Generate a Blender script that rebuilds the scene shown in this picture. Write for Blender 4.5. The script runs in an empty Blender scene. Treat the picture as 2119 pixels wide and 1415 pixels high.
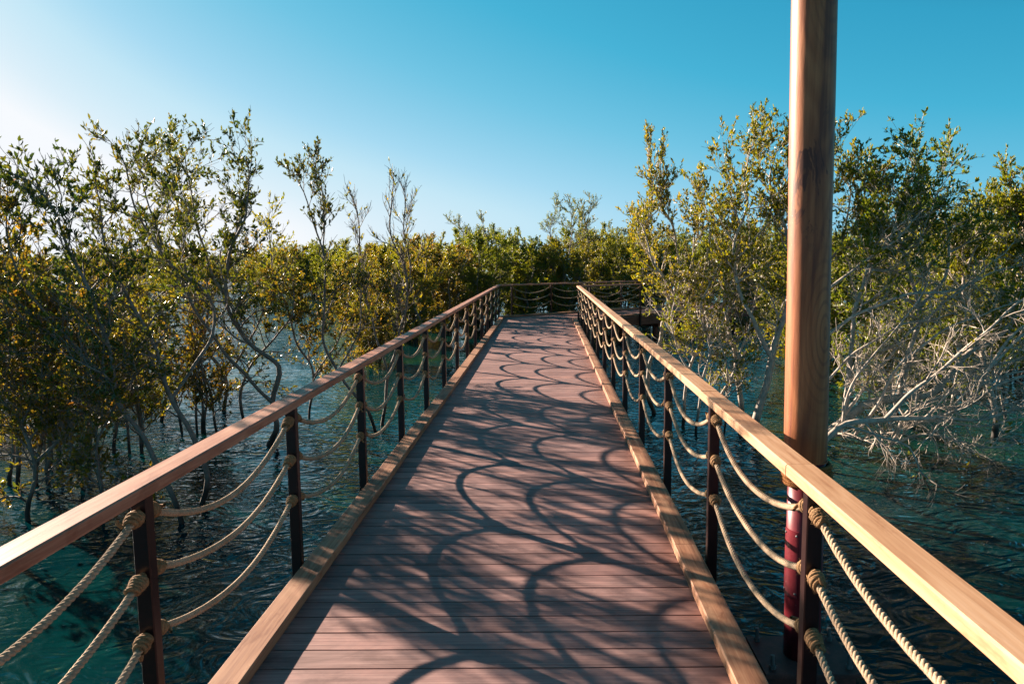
import bpy, math, random
import numpy as np
from mathutils import Vector, Matrix
R_ = math.radians
scene = bpy.context.scene
col = scene.collection

# ------------------------------------------------------------------ camera
H = 1.85                       # eye above the deck (deck top is z = 0)
WZ = -0.75                     # water level
F = 1520.0                     # focal length in pixels of the 2119 px wide photograph
CX, CY = 1130.0, 707.5         # the photograph is cropped: its optical axis lies right of the middle
th = math.atan((CY - 536.0) / F); ps = 0.0
fwd = Vector((-math.sin(ps) * math.cos(th), math.cos(ps) * math.cos(th), -math.sin(th)))
rgt = Vector((math.cos(ps), math.sin(ps), 0)); up = rgt.cross(fwd)
rr = R_(0.3)
RV = rgt * math.cos(rr) - up * math.sin(rr)
UV = up * math.cos(rr) + rgt * math.sin(rr)
cd = bpy.data.cameras.new("camera"); cam = bpy.data.objects.new("camera", cd); col.objects.link(cam)
M = Matrix.Identity(4)
for i in range(3):
    M[i][0] = RV[i]; M[i][1] = UV[i]; M[i][2] = -fwd[i]
M[2][3] = H
cam.matrix_world = M
cd.sensor_width = 36.0; cd.lens = F / 2119.0 * 36.0; cd.shift_x = -(CX - 1059.5) / 2119.0; cd.clip_start = 0.05; cd.clip_end = 6000
scene.camera = cam

# ------------------------------------------------------------------ sky, sun, exposure
SUN_EL = R_(16.6)
SUN_AZ = math.atan2(0.55, -0.69)          # direction towards the sun in the ground plane
sun_dir = Vector((math.cos(SUN_AZ) * math.cos(SUN_EL), math.sin(SUN_AZ) * math.cos(SUN_EL), math.sin(SUN_EL)))
w = bpy.data.worlds.new("World"); scene.world = w; w.use_nodes = True
nt = w.node_tree; nt.nodes.clear()
wo = nt.nodes.new('ShaderNodeOutputWorld'); bg = nt.nodes.new('ShaderNodeBackground')
sky = nt.nodes.new('ShaderNodeTexSky'); sky.sky_type = 'NISHITA'; sky.sun_disc = False
sky.sun_elevation = SUN_EL
sky.sun_rotation = math.pi / 2 - SUN_AZ
sky.air_density = 1.0; sky.dust_density = 0.35; sky.ozone_density = 2.0
tint = nt.nodes.new('ShaderNodeMix'); tint.data_type = 'RGBA'; tint.blend_type = 'MULTIPLY'
tint.inputs[0].default_value = 1.0; tint.inputs[7].default_value = (0.80, 1.12, 1.0, 1)
# the sky's own brightness pattern, graded to the clear turquoise of the photograph
EXPO = 2.0
bw = nt.nodes.new('ShaderNodeRGBToBW'); sc_ = nt.nodes.new('ShaderNodeMath'); sc_.operation = 'MULTIPLY'; sc_.inputs[1].default_value = 0.1
cr = nt.nodes.new('ShaderNodeValToRGB'); e_ = cr.color_ramp.elements
SKY = [(0.0, (.003, .04, .08)), (.15, (.006, .10, .18)), (.25, (.037, .36, .58)), (.33, (.065, .45, .68)), (.44, (.17, .56, .78)), (.60, (.38, .70, .89)), (.70, (.55, .80, .93)), (.86, (.72, .87, .96)), (1.0, (.93, .96, 1.0))]
while len(e_) < len(SKY): e_.new(0.5)
for el, (p_, c_) in zip(e_, SKY): el.position = p_; el.color = (*c_, 1)
gain = nt.nodes.new('ShaderNodeVectorMath'); gain.operation = 'SCALE'; gain.inputs['Scale'].default_value = 10.0 / 2 ** EXPO
nt.links.new(sky.outputs[0], tint.inputs[6]); nt.links.new(tint.outputs[2], bw.inputs[0]); nt.links.new(bw.outputs[0], sc_.inputs[0])
nt.links.new(sc_.outputs[0], cr.inputs[0]); nt.links.new(cr.outputs[0], gain.inputs[0])
nt.links.new(gain.outputs[0], bg.inputs[0]); nt.links.new(bg.outputs[0], wo.inputs[0])
bg.inputs[1].default_value = 0.10
sl = bpy.data.lights.new("sun", 'SUN'); sl.energy = 5.0; sl.angle = R_(0.5); sl.color = (1.0, 0.81, 0.65)
so = bpy.data.objects.new("sun", sl); col.objects.link(so)
so.rotation_euler = sun_dir.to_track_quat('Z', 'Y').to_euler()
scene.view_settings.view_transform = 'Standard'; scene.view_settings.look = 'None'
scene.view_settings.gamma = 1.0; scene.view_settings.exposure = EXPO
scene.cycles.max_bounces = 6; scene.cycles.transparent_max_bounces = 4

def W(px, py, Y):
    """world point seen at pixel (px, py) of the photograph at distance Y along the walk"""
    d = fwd * F + RV * (px - CX) - UV * (py - CY)
    return Vector((0, 0, H)) + d * (Y / d.y)
def Wz(px, py, z=WZ):
    d = fwd * F + RV * (px - CX) - UV * (py - CY)
    return Vector((0, 0, H)) + d * ((z - H) / d.z)

# ------------------------------------------------------------------ helpers
def tag(o, label=None, cat=None, group=None, kind=None):
    if label: o['label'] = label
    if cat: o['category'] = cat
    if group: o['group'] = group
    if kind: o['kind'] = kind
    return o
def empty(name, loc=(0, 0, 0), rz=0):
    o = bpy.data.objects.new(name, None); col.objects.link(o)
    o.location = loc; o.rotation_euler = (0, 0, rz); o.empty_display_size = 0.2
    return o
def link(name, me, parent=None, loc=None):
    o = bpy.data.objects.new(name, me); col.objects.link(o)
    if parent is not None: o.parent = parent
    if loc is not None: o.location = loc
    return o
def fast_mesh(name, V, faces_list, mat, smooth=True, attrs=None):
    """V (n,3); faces_list: list of (m,k) index arrays (k = 3, 4 ...)"""
    me = bpy.data.meshes.new(name)
    V = np.asarray(V, dtype=np.float32)
    me.vertices.add(len(V)); me.vertices.foreach_set('co', V.ravel())
    loops = np.concatenate([f.ravel() for f in faces_list]).astype(np.int32)
    sizes = np.concatenate([np.full(len(f), f.shape[1]) for f in faces_list]).astype(np.int32)
    starts = np.concatenate([[0], np.cumsum(sizes)[:-1]]).astype(np.int32)
    me.loops.add(len(loops)); me.loops.foreach_set('vertex_index', loops)
    me.polygons.add(len(sizes)); me.polygons.foreach_set('loop_start', starts)
    me.polygons.foreach_set('use_smooth', np.full(len(sizes), smooth))
    if attrs:
        for k, (typ, arr) in attrs.items():
            a = me.attributes.new(k, typ, 'POINT')
            a.data.foreach_set('vector' if typ == 'FLOAT_VECTOR' else 'value', np.asarray(arr, dtype=np.float32).ravel())
    me.update(calc_edges=True); me.validate()
    me.materials.append(mat)
    return me

class MB:
    """collects convex pieces with a grain coordinate 'gco' (metres along the piece, across, up + a random offset)"""
    def __init__(s): s.v = []; s.f = []; s.g = []
    def add(s, verts, faces, gco=None):
        o = len(s.v); s.v += [tuple(v) for v in verts]; s.f += [[i + o for i in f] for f in faces]
        s.g += [tuple(g) for g in (gco if gco is not None else verts)]
    def sweep(s, A, B, GA=None, GB=None):
        n = len(A); fs = [[i, (i + 1) % n, n + (i + 1) % n, n + i] for i in range(n)]
        fs += [list(range(n))[::-1], list(range(n, 2 * n))]
        s.add(list(A) + list(B), fs, (list(GA) + list(GB)) if GA else None)
    def box(s, c, d, rz=0, off=None, ch=0.0):
        """centre c, dims d, length along local x"""
        if off is None: off = (rnd.uniform(0, 50), rnd.uniform(0, 50), rnd.uniform(0, 50))
        prof = chamfer(d[1], d[2], ch)
        ca, sa = math.cos(rz), math.sin(rz)
        def P(x, y, z): return (c[0] + x * ca - y * sa, c[1] + x * sa + y * ca, c[2] + z)
        A = [P(-d[0] / 2, y, z) for y, z in prof]; B = [P(d[0] / 2, y, z) for y, z in prof]
        GA = [(-d[0] / 2 + off[0], y + off[1], z + off[2]) for y, z in prof]; GB = [(d[0] / 2 + off[0], y + off[1], z + off[2]) for y, z in prof]
        s.sweep(A, B, GA, GB)
    def mesh(s, name, mat, smooth=False):
        me = bpy.data.meshes.new(name); me.from_pydata(s.v, [], s.f)
        a = me.attributes.new('gco', 'FLOAT_VECTOR', 'POINT'); a.data.foreach_set('vector', np.array(s.g, dtype=np.float32).ravel())
        if smooth: me.polygons.foreach_set('use_smooth', [True] * len(me.polygons))
        me.materials.append(mat); me.update(); return me
    def build(s, name, mat, parent=None, smooth=False, loc=None): return link(name, s.mesh(name, mat, smooth), parent, loc)
def chamfer(wy, wz, ch):
    y, z = wy / 2, wz / 2
    if ch <= 0: return [(-y, -z), (y, -z), (y, z), (-y, z)]
    return [(-y + ch, -z), (y - ch, -z), (y, -z + ch), (y, z - ch), (y - ch, z), (-y + ch, z), (-y, z - ch), (-y, -z + ch)]
rnd = random.Random(11)

def tube_arrays(P, rad, k=6):
    """ring sweep along polyline P (n,3) with radii rad (n)"""
    P = np.asarray(P, float); n = len(P)
    T = np.gradient(P, axis=0); T /= np.linalg.norm(T, axis=1)[:, None] + 1e-9
    ref = np.array([0.31, 0.17, 0.93]);
    if abs(T[0] @ ref) > 0.9: ref = np.array([0.93, 0.31, 0.17])
    A = np.cross(T, ref); A /= np.linalg.norm(A, axis=1)[:, None] + 1e-9
    B = np.cross(T, A)
    a = np.arange(k) * 2 * np.pi / k
    V = P[:, None, :] + np.asarray(rad)[:, None, None] * (np.cos(a)[None, :, None] * A[:, None, :] + np.sin(a)[None, :, None] * B[:, None, :])
    i = np.arange(n - 1)[:, None] * k; j = np.arange(k)[None, :]; j2 = (j + 1) % k
    Fq = np.stack([i + j, i + j2, i + k + j2, i + k + j], -1).reshape(-1, 4)
    return V.reshape(-1, 3), Fq
class Tubes:
    def __init__(s): s.V = []; s.F = []; s.n = 0; s.G = []
    def add(s, P, rad, k=6):
        if np.isscalar(rad): rad = np.full(len(P), rad)
        V, Fq = tube_arrays(P, rad, k); s.V.append(V); s.F.append(Fq + s.n); s.n += len(V)
    def mesh(s, name, mat, smooth=True): return fast_mesh(name, np.concatenate(s.V), [np.concatenate(s.F)], mat, smooth)

# ------------------------------------------------------------------ materials
def newmat(name):
    m = bpy.data.materials.new(name); m.use_nodes = True
    nt = m.node_tree; b = nt.nodes['Principled BSDF']; return m, nt, b
def N(nt, t, **kw):
    n = nt.nodes.new(t)
    for k, v in kw.items(): setattr(n, k, v)
    return n
def noise(nt, vec, scale, detail=4, rough=0.55, dist=0.0, sc=(1, 1, 1)):
    mp = N(nt, 'ShaderNodeMapping'); mp.inputs['Scale'].default_value = sc
    nt.links.new(vec, mp.inputs[0])
    t = N(nt, 'ShaderNodeTexNoise'); t.inputs['Scale'].default_value = scale; t.inputs['Detail'].default_value = detail
    t.inputs['Roughness'].default_value = rough; t.inputs['Distortion'].default_value = dist
    nt.links.new(mp.outputs[0], t.inputs['Vector']); return t.outputs[0]
def ramp(nt, fac, stops, interp='LINEAR'):
    r = N(nt, 'ShaderNodeValToRGB'); r.color_ramp.interpolation = interp
    e = r.color_ramp.elements
    while len(e) < len(stops): e.new(0.5)
    for el, (p, c) in zip(e, stops): el.position = p; el.color = (c[0], c[1], c[2], 1)
    nt.links.new(fac, r.inputs[0]); return r.outputs[0]
def mix(nt, a, b, fac, mode='MIX'):
    m = N(nt, 'ShaderNodeMix', data_type='RGBA', blend_type=mode)
    for inp, v in ((0, fac), (6, a), (7, b)):
        if isinstance(v, bpy.types.NodeSocket): nt.links.new(v, m.inputs[inp])
        elif inp == 0: m.inputs[0].default_value = v
        else: m.inputs[inp].default_value = (v[0], v[1], v[2], 1)
    return m.outputs[2]
def math_(nt, op, a, b=0.0):
    m = N(nt, 'ShaderNodeMath', operation=op)
    for i, v in enumerate((a, b)):
        if isinstance(v, bpy.types.NodeSocket): nt.links.new(v, m.inputs[i])
        else: m.inputs[i].default_value = v
    return m.outputs[0]
def bump(nt, b, h, strength=0.4, dist=0.005):
    n = N(nt, 'ShaderNodeBump'); n.inputs['Strength'].default_value = strength; n.inputs['Distance'].default_value = dist
    nt.links.new(h, n.inputs['Height']); nt.links.new(n.outputs[0], b.inputs['Normal'])
def attr(nt, name='gco', out='Vector'):
    a = N(nt, 'ShaderNodeAttribute'); a.attribute_name = name; return a.outputs[out]
def island(nt): return N(nt, 'ShaderNodeNewGeometry').outputs['Random Per Island']

def wood_mat(name, dark, mid, light, rough=0.55, stain=0.5, grain=1.0, spec=0.3):
    m, nt, b = newmat(name); g = attr(nt)
    fine = noise(nt, g, 60 * grain, 5, 0.65, 0.3, (0.03, 1, 1))
    wide = noise(nt, g, 9, 4, 0.6, 1.6, (0.10, 1, 1))
    f = math_(nt, 'ADD', math_(nt, 'MULTIPLY', fine, 0.45), math_(nt, 'MULTIPLY', wide, 0.55))
    c = ramp(nt, f, [(0.34, dark), (0.5, mid), (0.66, light)])
    isl = ramp(nt, island(nt), [(0, (0.78, 0.72, 0.70)), (0.5, (1, 1, 1)), (1, (1.12, 1.02, 0.92))])
    c = mix(nt, c, isl, 1.0, 'MULTIPLY')
    spots = ramp(nt, noise(nt, g, 7, 5, 0.7, 0.5, (0.35, 1.2, 1)), [(0.54, (1, 1, 1)), (0.62, (0.66, 0.52, 0.44)), (0.72, (0.40, 0.27, 0.22))])
    streak = ramp(nt, noise(nt, g, 16, 3, 0.6, 0.8, (0.06, 1, 1)), [(0.60, (1, 1, 1)), (0.70, (0.62, 0.47, 0.38))])
    c = mix(nt, c, streak, stain, 'MULTIPLY')
    c = mix(nt, c, spots, stain, 'MULTIPLY')
    nt.links.new(c, b.inputs['Base Color'])
    nt.links.new(ramp(nt, fine, [(0.3, (rough + .15,) * 3), (0.7, (rough - .08,) * 3)]), b.inputs['Roughness'])
    b.inputs['Specular IOR Level'].default_value = spec
    bump(nt, b, fine, 0.35, 0.002)
    return m
M_rail = wood_mat("handrail_wood", (0.30, 0.145, 0.072), (0.46, 0.268, 0.150), (0.55, 0.36, 0.225), 0.5, 0.5)
M_rail_left = wood_mat("handrail_wood_reddish", (0.24, 0.088, 0.052), (0.38, 0.175, 0.11), (0.48, 0.28, 0.19), 0.5, 0.55)
M_kerb = wood_mat("kerb_wood", (0.165, 0.066, 0.036), (0.31, 0.155, 0.088), (0.42, 0.245, 0.145), 0.6, 0.8)
M_dark = wood_mat("beam_wood", (0.10, 0.035, 0.022), (0.19, 0.07, 0.045), (0.27, 0.11, 0.07), 0.6, 0.6)

def deck_mat():
    m, nt, b = newmat("deck_board"); g = attr(nt)
    fine = noise(nt, g, 70, 4, 0.6, 0.1, (0.02, 1, 1))
    blot = noise(nt, g, 5, 5, 0.65, 0.6, (0.5, 1.0, 1))
    c = ramp(nt, fine, [(0.30, (0.185, 0.104, 0.094)), (0.5, (0.255, 0.150, 0.136)), (0.72, (0.34, 0.215, 0.193))])
    c = mix(nt, c, ramp(nt, island(nt), [(0, (0.62, 0.58, 0.60)), (0.25, (0.9, 0.84, 0.84)), (0.55, (1, 1, 1)), (0.85, (1.15, 1.12, 1.12)), (1, (1.3, 1.18, 1.10))]), 1, 'MULTIPLY')
    c = mix(nt, c, ramp(nt, blot, [(0.35, (0.62, 0.58, 0.58)), (0.5, (1, 1, 1)), (0.66, (1.35, 1.28, 1.25))]), 0.85, 'MULTIPLY')
    # rust-brown tannin stains along the right-hand kerb, where the boards run under it
    pos = N(nt, 'ShaderNodeNewGeometry').outputs['Position']
    sx = N(nt, 'ShaderNodeSeparateXYZ'); nt.links.new(pos, sx.inputs[0])
    edge = math_(nt, 'ADD', sx.outputs[0], math_(nt, 'MULTIPLY', noise(nt, pos, 3.5, 4, 0.7), 0.42))
    e = N(nt, 'ShaderNodeMapRange'); e.inputs[1].default_value = 0.72; e.inputs[2].default_value = 1.02; nt.links.new(edge, e.inputs[0])
    c = mix(nt, c, (0.17, 0.062, 0.035), math_(nt, 'MULTIPLY', e.outputs[0], 0.5))
    # pale dried drips and specks
    v = N(nt, 'ShaderNodeTexVoronoi'); v.inputs['Scale'].default_value = 5.5; nt.links.new(pos, v.inputs['Vector'])
    sp = ramp(nt, v.outputs['Distance'], [(0.012, (1, 1, 1)), (0.03, (0, 0, 0))])
    c = mix(nt, c, (0.62, 0.55, 0.50), math_(nt, 'MULTIPLY', sp, 0.5))
    nt.links.new(c, b.inputs['Base Color']); b.inputs['Roughness'].default_value = 0.62
    b.inputs['Specular IOR Level'].default_value = 0.35
    bump(nt, b, fine, 0.5, 0.0025); return m
M_deck = deck_mat()

def steel_mat(name, c1, c2, rough=0.4, spots=True):
    m, nt, b = newmat(name); tc = N(nt, 'ShaderNodeTexCoord').outputs['Object']
    n = noise(nt, tc, 9, 6, 0.7)
    c = ramp(nt, n, [(0.35, c1), (0.65, c2)])
    if spots:
        v = N(nt, 'ShaderNodeTexNoise'); v.inputs['Scale'].default_value = 55; v.inputs['Detail'].default_value = 3; nt.links.new(tc, v.inputs['Vector'])
        c = mix(nt, c, (0.55, 0.32, 0.30), math_(nt, 'MULTIPLY', ramp(nt, v.outputs[0], [(0.70, (0, 0, 0)), (0.76, (1, 1, 1))]), 0.6))
    nt.links.new(c, b.inputs['Base Color']); b.inputs['Roughness'].default_value = rough; b.inputs['Specular IOR Level'].default_value = 0.3
    bump(nt, b, n, 0.15, 0.003); return m
M_post = steel_mat("post_steel", (0.012, 0.004, 0.004), (0.024, 0.008, 0.007), 0.34, False)
M_sleeve = steel_mat("mast_sleeve_steel", (0.11, 0.010, 0.016), (0.19, 0.020, 0.030), 0.40)
M_plate = steel_mat("base_plate_steel", (0.045, 0.03, 0.03), (0.16, 0.06, 0.05), 0.5)
M_bolt = steel_mat("bolt_steel", (0.06, 0.065, 0.065), (0.14, 0.15, 0.15), 0.4, False)

def rope_mat(name, c1, c2):
    m, nt, b = newmat(name); tc = N(nt, 'ShaderNodeTexCoord').outputs['Object']
    n = noise(nt, tc, 160, 3, 0.7); n2 = noise(nt, tc, 6, 3, 0.6)
    c = ramp(nt, n, [(0.3, c1), (0.7, c2)])
    c = mix(nt, c, ramp(nt, n2, [(0.3, (0.72, 0.68, 0.62)), (0.7, (1.1, 1.08, 1.05))]), 1.0, 'MULTIPLY')
    nt.links.new(c, b.inputs['Base Color']); b.inputs['Roughness'].default_value = 0.85; b.inputs['Specular IOR Level'].default_value = 0.15
    bump(nt, b, n, 0.8, 0.002); return m
M_rope = rope_mat("jute_rope", (0.28, 0.20, 0.135), (0.52, 0.41, 0.295))
M_knot = rope_mat("jute_binding", (0.17, 0.09, 0.042), (0.36, 0.23, 0.125))
M_coir = rope_mat("coir_wrap", (0.14, 0.05, 0.015), (0.32, 0.14, 0.045))

def mast_mat():
    m, nt, b = newmat("polished_mast_wood"); tc = N(nt, 'ShaderNodeTexCoord').outputs['Object']
    warp = noise(nt, tc, 1.3, 3, 0.5, 0.8, (1.4, 1.4, 0.45))
    wv = N(nt, 'ShaderNodeTexNoise'); wv.inputs['Scale'].default_value = 1.0; wv.inputs['Detail'].default_value = 5; wv.inputs['Distortion'].default_value = 1.1
    mp = N(nt, 'ShaderNodeMapping'); mp.inputs['Scale'].default_value = (16, 16, 0.9); nt.links.new(tc, mp.inputs[0]); nt.links.new(mp.outputs[0], wv.inputs['Vector'])
    s = math_(nt, 'SINE', math_(nt, 'MULTIPLY', warp, 70.0))
    f = math_(nt, 'ADD', math_(nt, 'MULTIPLY', wv.outputs[0], 0.8), math_(nt, 'MULTIPLY', s, 0.06))
    c = ramp(nt, f, [(0.22, (0.17, 0.052, 0.028)), (0.38, (0.33, 0.110, 0.044)), (0.56, (0.45, 0.170, 0.070))])
    sp_ = N(nt, 'ShaderNodeSeparateXYZ'); nt.links.new(tc, sp_.inputs[0])
    for z0, x0, kz in ((1.62, 0.03, 0.32), (3.35, 0.0, 0.25)):      # cathedral figure where the log was turned through its growth rings
        dx = math_(nt, 'MULTIPLY', math_(nt, 'SUBTRACT', sp_.outputs[0], x0), 1.0); dz = math_(nt, 'MULTIPLY', math_(nt, 'SUBTRACT', sp_.outputs[2], z0), kz)
        rr = math_(nt, 'SQRT', math_(nt, 'ADD', math_(nt, 'MULTIPLY', dx, dx), math_(nt, 'MULTIPLY', dz, dz)))
        rings = math_(nt, 'SINE', math_(nt, 'ADD', math_(nt, 'MULTIPLY', rr, 330.0), math_(nt, 'MULTIPLY', warp, 22.0)))
        fal = N(nt, 'ShaderNodeMapRange'); fal.inputs[1].default_value = 0.05; fal.inputs[2].default_value = 0.17; fal.inputs[3].default_value = 1.0; fal.inputs[4].default_value = 0.0; nt.links.new(rr, fal.inputs[0])
        c = mix(nt, c, (0.105, 0.032, 0.026), math_(nt, 'MULTIPLY', math_(nt, 'MULTIPLY', fal.outputs[0], 0.42), ramp(nt, rings, [(0.3, (0, 0, 0)), (0.9, (1, 1, 1))])))
    gouge = noise(nt, tc, 3.2, 5, 0.75, 1.2, (2.2, 2.2, 0.9))
    band = N(nt, 'ShaderNodeMapRange'); band.inputs[1].default_value = 0.45; band.inputs[2].default_value = 0.10; nt.links.new(math_(nt, 'ABSOLUTE', math_(nt, 'SUBTRACT', sp_.outputs[2], 2.35)), band.inputs[0])
    c = mix(nt, c, (0.05, 0.016, 0.018), math_(nt, 'MULTIPLY', band.outputs[0], math_(nt, 'MULTIPLY', ramp(nt, gouge, [(0.55, (0, 0, 0)), (0.59, (1, 1, 1))]), 0.75)))
    big = noise(nt, tc, 2.6, 3, 0.55, 0.6, (1, 1, 0.35))
    c = mix(nt, c, (0.075, 0.024, 0.026), math_(nt, 'MULTIPLY', ramp(nt, big, [(0.50, (0, 0, 0)), (0.66, (1, 1, 1))]), 0.5))
    fib = noise(nt, tc, 30, 4, 0.7, 0.2, (6, 6, 0.25))
    c = mix(nt, c, ramp(nt, fib, [(0.3, (0.78, 0.74, 0.72)), (0.6, (1.05, 1.05, 1.05))]), 0.8, 'MULTIPLY')
    nt.links.new(c, b.inputs['Base Color']); b.inputs['Roughness'].default_value = 0.5; b.inputs['Specular IOR Level'].default_value = 0.3; b.inputs['Coat Weight'].default_value = 0.08; b.inputs['Coat Roughness'].default_value = 0.3
    bump(nt, b, noise(nt, tc, 20, 3, 0.6, 0, (2, 2, 0.3)), 0.2, 0.006); return m
M_mast = mast_mat()

def leaf_mat(name, stops, trans=0.46):
    m, nt, b = newmat(name); out = nt.nodes['Material Output']
    t = attr(nt, 'tone', 'Fac')
    oi = N(nt, 'ShaderNodeObjectInfo').outputs['Random']
    c = ramp(nt, t, stops)
    c = mix(nt, c, ramp(nt, oi, [(0, (0.86, 0.95, 0.9)), (1, (1.12, 1.02, 0.9))]), 1, 'MULTIPLY')
    nt.links.new(c, b.inputs['Base Color']); b.inputs['Roughness'].default_value = 0.38; b.inputs['Specular IOR Level'].default_value = 0.5
    tr = N(nt, 'ShaderNodeBsdfTranslucent')
    nt.links.new(mix(nt, c, (1.6, 1.5, 0.6), 1.0, 'MULTIPLY'), tr.inputs[0])
    ms = N(nt, 'ShaderNodeMixShader'); ms.inputs[0].default_value = trans
    nt.links.new(b.outputs[0], ms.inputs[1]); nt.links.new(tr.outputs[0], ms.inputs[2]); nt.links.new(ms.outputs[0], out.inputs[0])
    return m
LEAF_OLIVE = leaf_mat("mangrove_leaf_olive", [(0, (0.055, 0.092, 0.012)), (0.35, (0.155, 0.17, 0.016)), (0.72, (0.28, 0.23, 0.022)), (0.93, (0.40, 0.25, 0.03)), (1.0, (0.38, 0.07, 0.02))])
LEAF_DARK = leaf_mat("mangrove_leaf_dark", [(0, (0.022, 0.050, 0.010)), (0.35, (0.060, 0.085, 0.014)), (0.70, (0.13, 0.13, 0.018)), (0.93, (0.26, 0.17, 0.03)), (1.0, (0.34, 0.05, 0.02))], 0.34)
LEAF_GREEN = leaf_mat("mangrove_leaf_green", [(0, (0.050, 0.095, 0.010)), (0.4, (0.14, 0.175, 0.016)), (0.8, (0.25, 0.235, 0.024)), (1.0, (0.36, 0.27, 0.03))])
LEAF_RUST = leaf_mat("mangrove_leaf_rusty", [(0, (0.045, 0.072, 0.012)), (0.45, (0.14, 0.125, 0.018)), (0.75, (0.27, 0.16, 0.028)), (0.9, (0.36, 0.11, 0.03)), (1.0, (0.36, 0.05, 0.02))])
def bark_mat(name, dark, light):
    m, nt, b = newmat(name)
    pos = N(nt, 'ShaderNodeNewGeometry').outputs['Position']
    n = noise(nt, pos, 14, 5, 0.7)
    c = ramp(nt, n, [(0.3, dark), (0.7, light)])
    sx = N(nt, 'ShaderNodeSeparateXYZ'); nt.links.new(pos, sx.inputs[0])
    z = math_(nt, 'ADD', sx.outputs[2], math_(nt, 'MULTIPLY', noise(nt, pos, 2.5, 2), 0.3))
    e = N(nt, 'ShaderNodeMapRange'); e.inputs[1].default_value = WZ + 0.30; e.inputs[2].default_value = WZ + 0.50; nt.links.new(z, e.inputs[0])
    c = mix(nt, (0.018, 0.016, 0.012), c, e.outputs[0])          # dark wet foot below the tide mark
    nt.links.new(c, b.inputs['Base Color']); b.inputs['Roughness'].default_value = 0.75
    bump(nt, b, n, 0.5, 0.01); return m
BARK = bark_mat("mangrove_bark", (0.10, 0.082, 0.066), (0.22, 0.19, 0.16))
BARK_WHITE = bark_mat("mangrove_bark_bleached", (0.22, 0.175, 0.135), (0.58, 0.50, 0.415))
BARK_PALE = bark_mat("mangrove_bark_pale", (0.26, 0.21, 0.17), (0.52, 0.46, 0.39))

def water_mat():
    m, nt, b = newmat("lagoon_water")
    pos = N(nt, 'ShaderNodeNewGeometry').outputs['Position']
    patch = noise(nt, pos, 0.22, 4, 0.6, 0.5)
    c = ramp(nt, patch, [(0.38, (0.0005, 0.020, 0.027)), (0.56, (0.0010, 0.032, 0.032)), (0.70, (0.011, 0.058, 0.022))])
    nt.links.new(c, b.inputs['Base Color']); b.inputs['Roughness'].default_value = 0.03; b.inputs['IOR'].default_value = 1.33
    n1 = noise(nt, pos, 2.3, 1, 0.45, 3.0, (1.0, 1.35, 1)); n2 = noise(nt, pos, 7.0, 2, 0.5, 1.2, (0.8, 1.5, 1))
    h = math_(nt, 'ADD', math_(nt, 'MULTIPLY', n1, 1.0), math_(nt, 'MULTIPLY', n2, 0.055))
    calm = ramp(nt, noise(nt, pos, 0.33, 3, 0.55, 0.8), [(0.36, (0.30,) * 3), (0.62, (1.25,) * 3)])     # calm and ruffled patches
    h = math_(nt, 'MULTIPLY', h, calm)
    bump(nt, b, h, 1.0, 0.042); return m
M_water = water_mat()

# ------------------------------------------------------------------ water
mb = MB(); S = 3000
mb.add([(-S, -S, WZ), (S, -S, WZ), (S, S, WZ), (-S, S, WZ)], [[0, 1, 2, 3]])
tag(mb.build('water', M_water), 'teal rippled lagoon water between the mangroves and under the boardwalk', kind='structure')

# ------------------------------------------------------------------ the boardwalk path
XC = -0.257; KO = 1.198; KW = 0.137; KH = 0.062; RC = 1.245; PW = 0.06
TURN = R_(53.0)
P = [Vector((XC, -1.6)), Vector((XC, 22.85))]
P.append(P[1] + Vector((math.sin(TURN), math.cos(TURN))) * 14.2)
T2 = R_(24.0); P.append(P[2] + Vector((math.sin(T2), math.cos(T2))) * 16)
D = [(P[i + 1] - P[i]).normalized() for i in range(3)]
NL = [Vector((-d.y, d.x)) for d in D]                 # left normals
def offs(o):
    """mitred polyline offset o to the left"""
    out = [P[0] + NL[0] * o]
    for i in (1, 2):
        b = (NL[i - 1] + NL[i]).normalized(); out.append(P[i] + b * (o / b.dot(NL[i])))
    out.append(P[3] + NL[2] * o); return out
def miter(i):                                          # point, direction of the mitre line at corner i
    return P[i], (NL[i - 1] + NL[i]).normalized()
def clip(poly, p, n):
    out = []
    for i in range(len(poly)):
        a, b = poly[i], poly[(i + 1) % len(poly)]; da, db = (a - p).dot(n), (b - p).dot(n)
        if da >= 0: out.append(a)
        if (da >= 0) != (db >= 0): out.append(a + (b - a) * (da / (da - db)))
    return out
boardwalk = tag(empty('boardwalk', (XC, 0, 0)), 'long reddish brown plank boardwalk over the water, turning right at its far end', 'boardwalk')
def local(o): o.location = (-XC, 0, 0); return o
PITCH, GAP = 0.1635, 0.011; BOARD0 = 0.02
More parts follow.
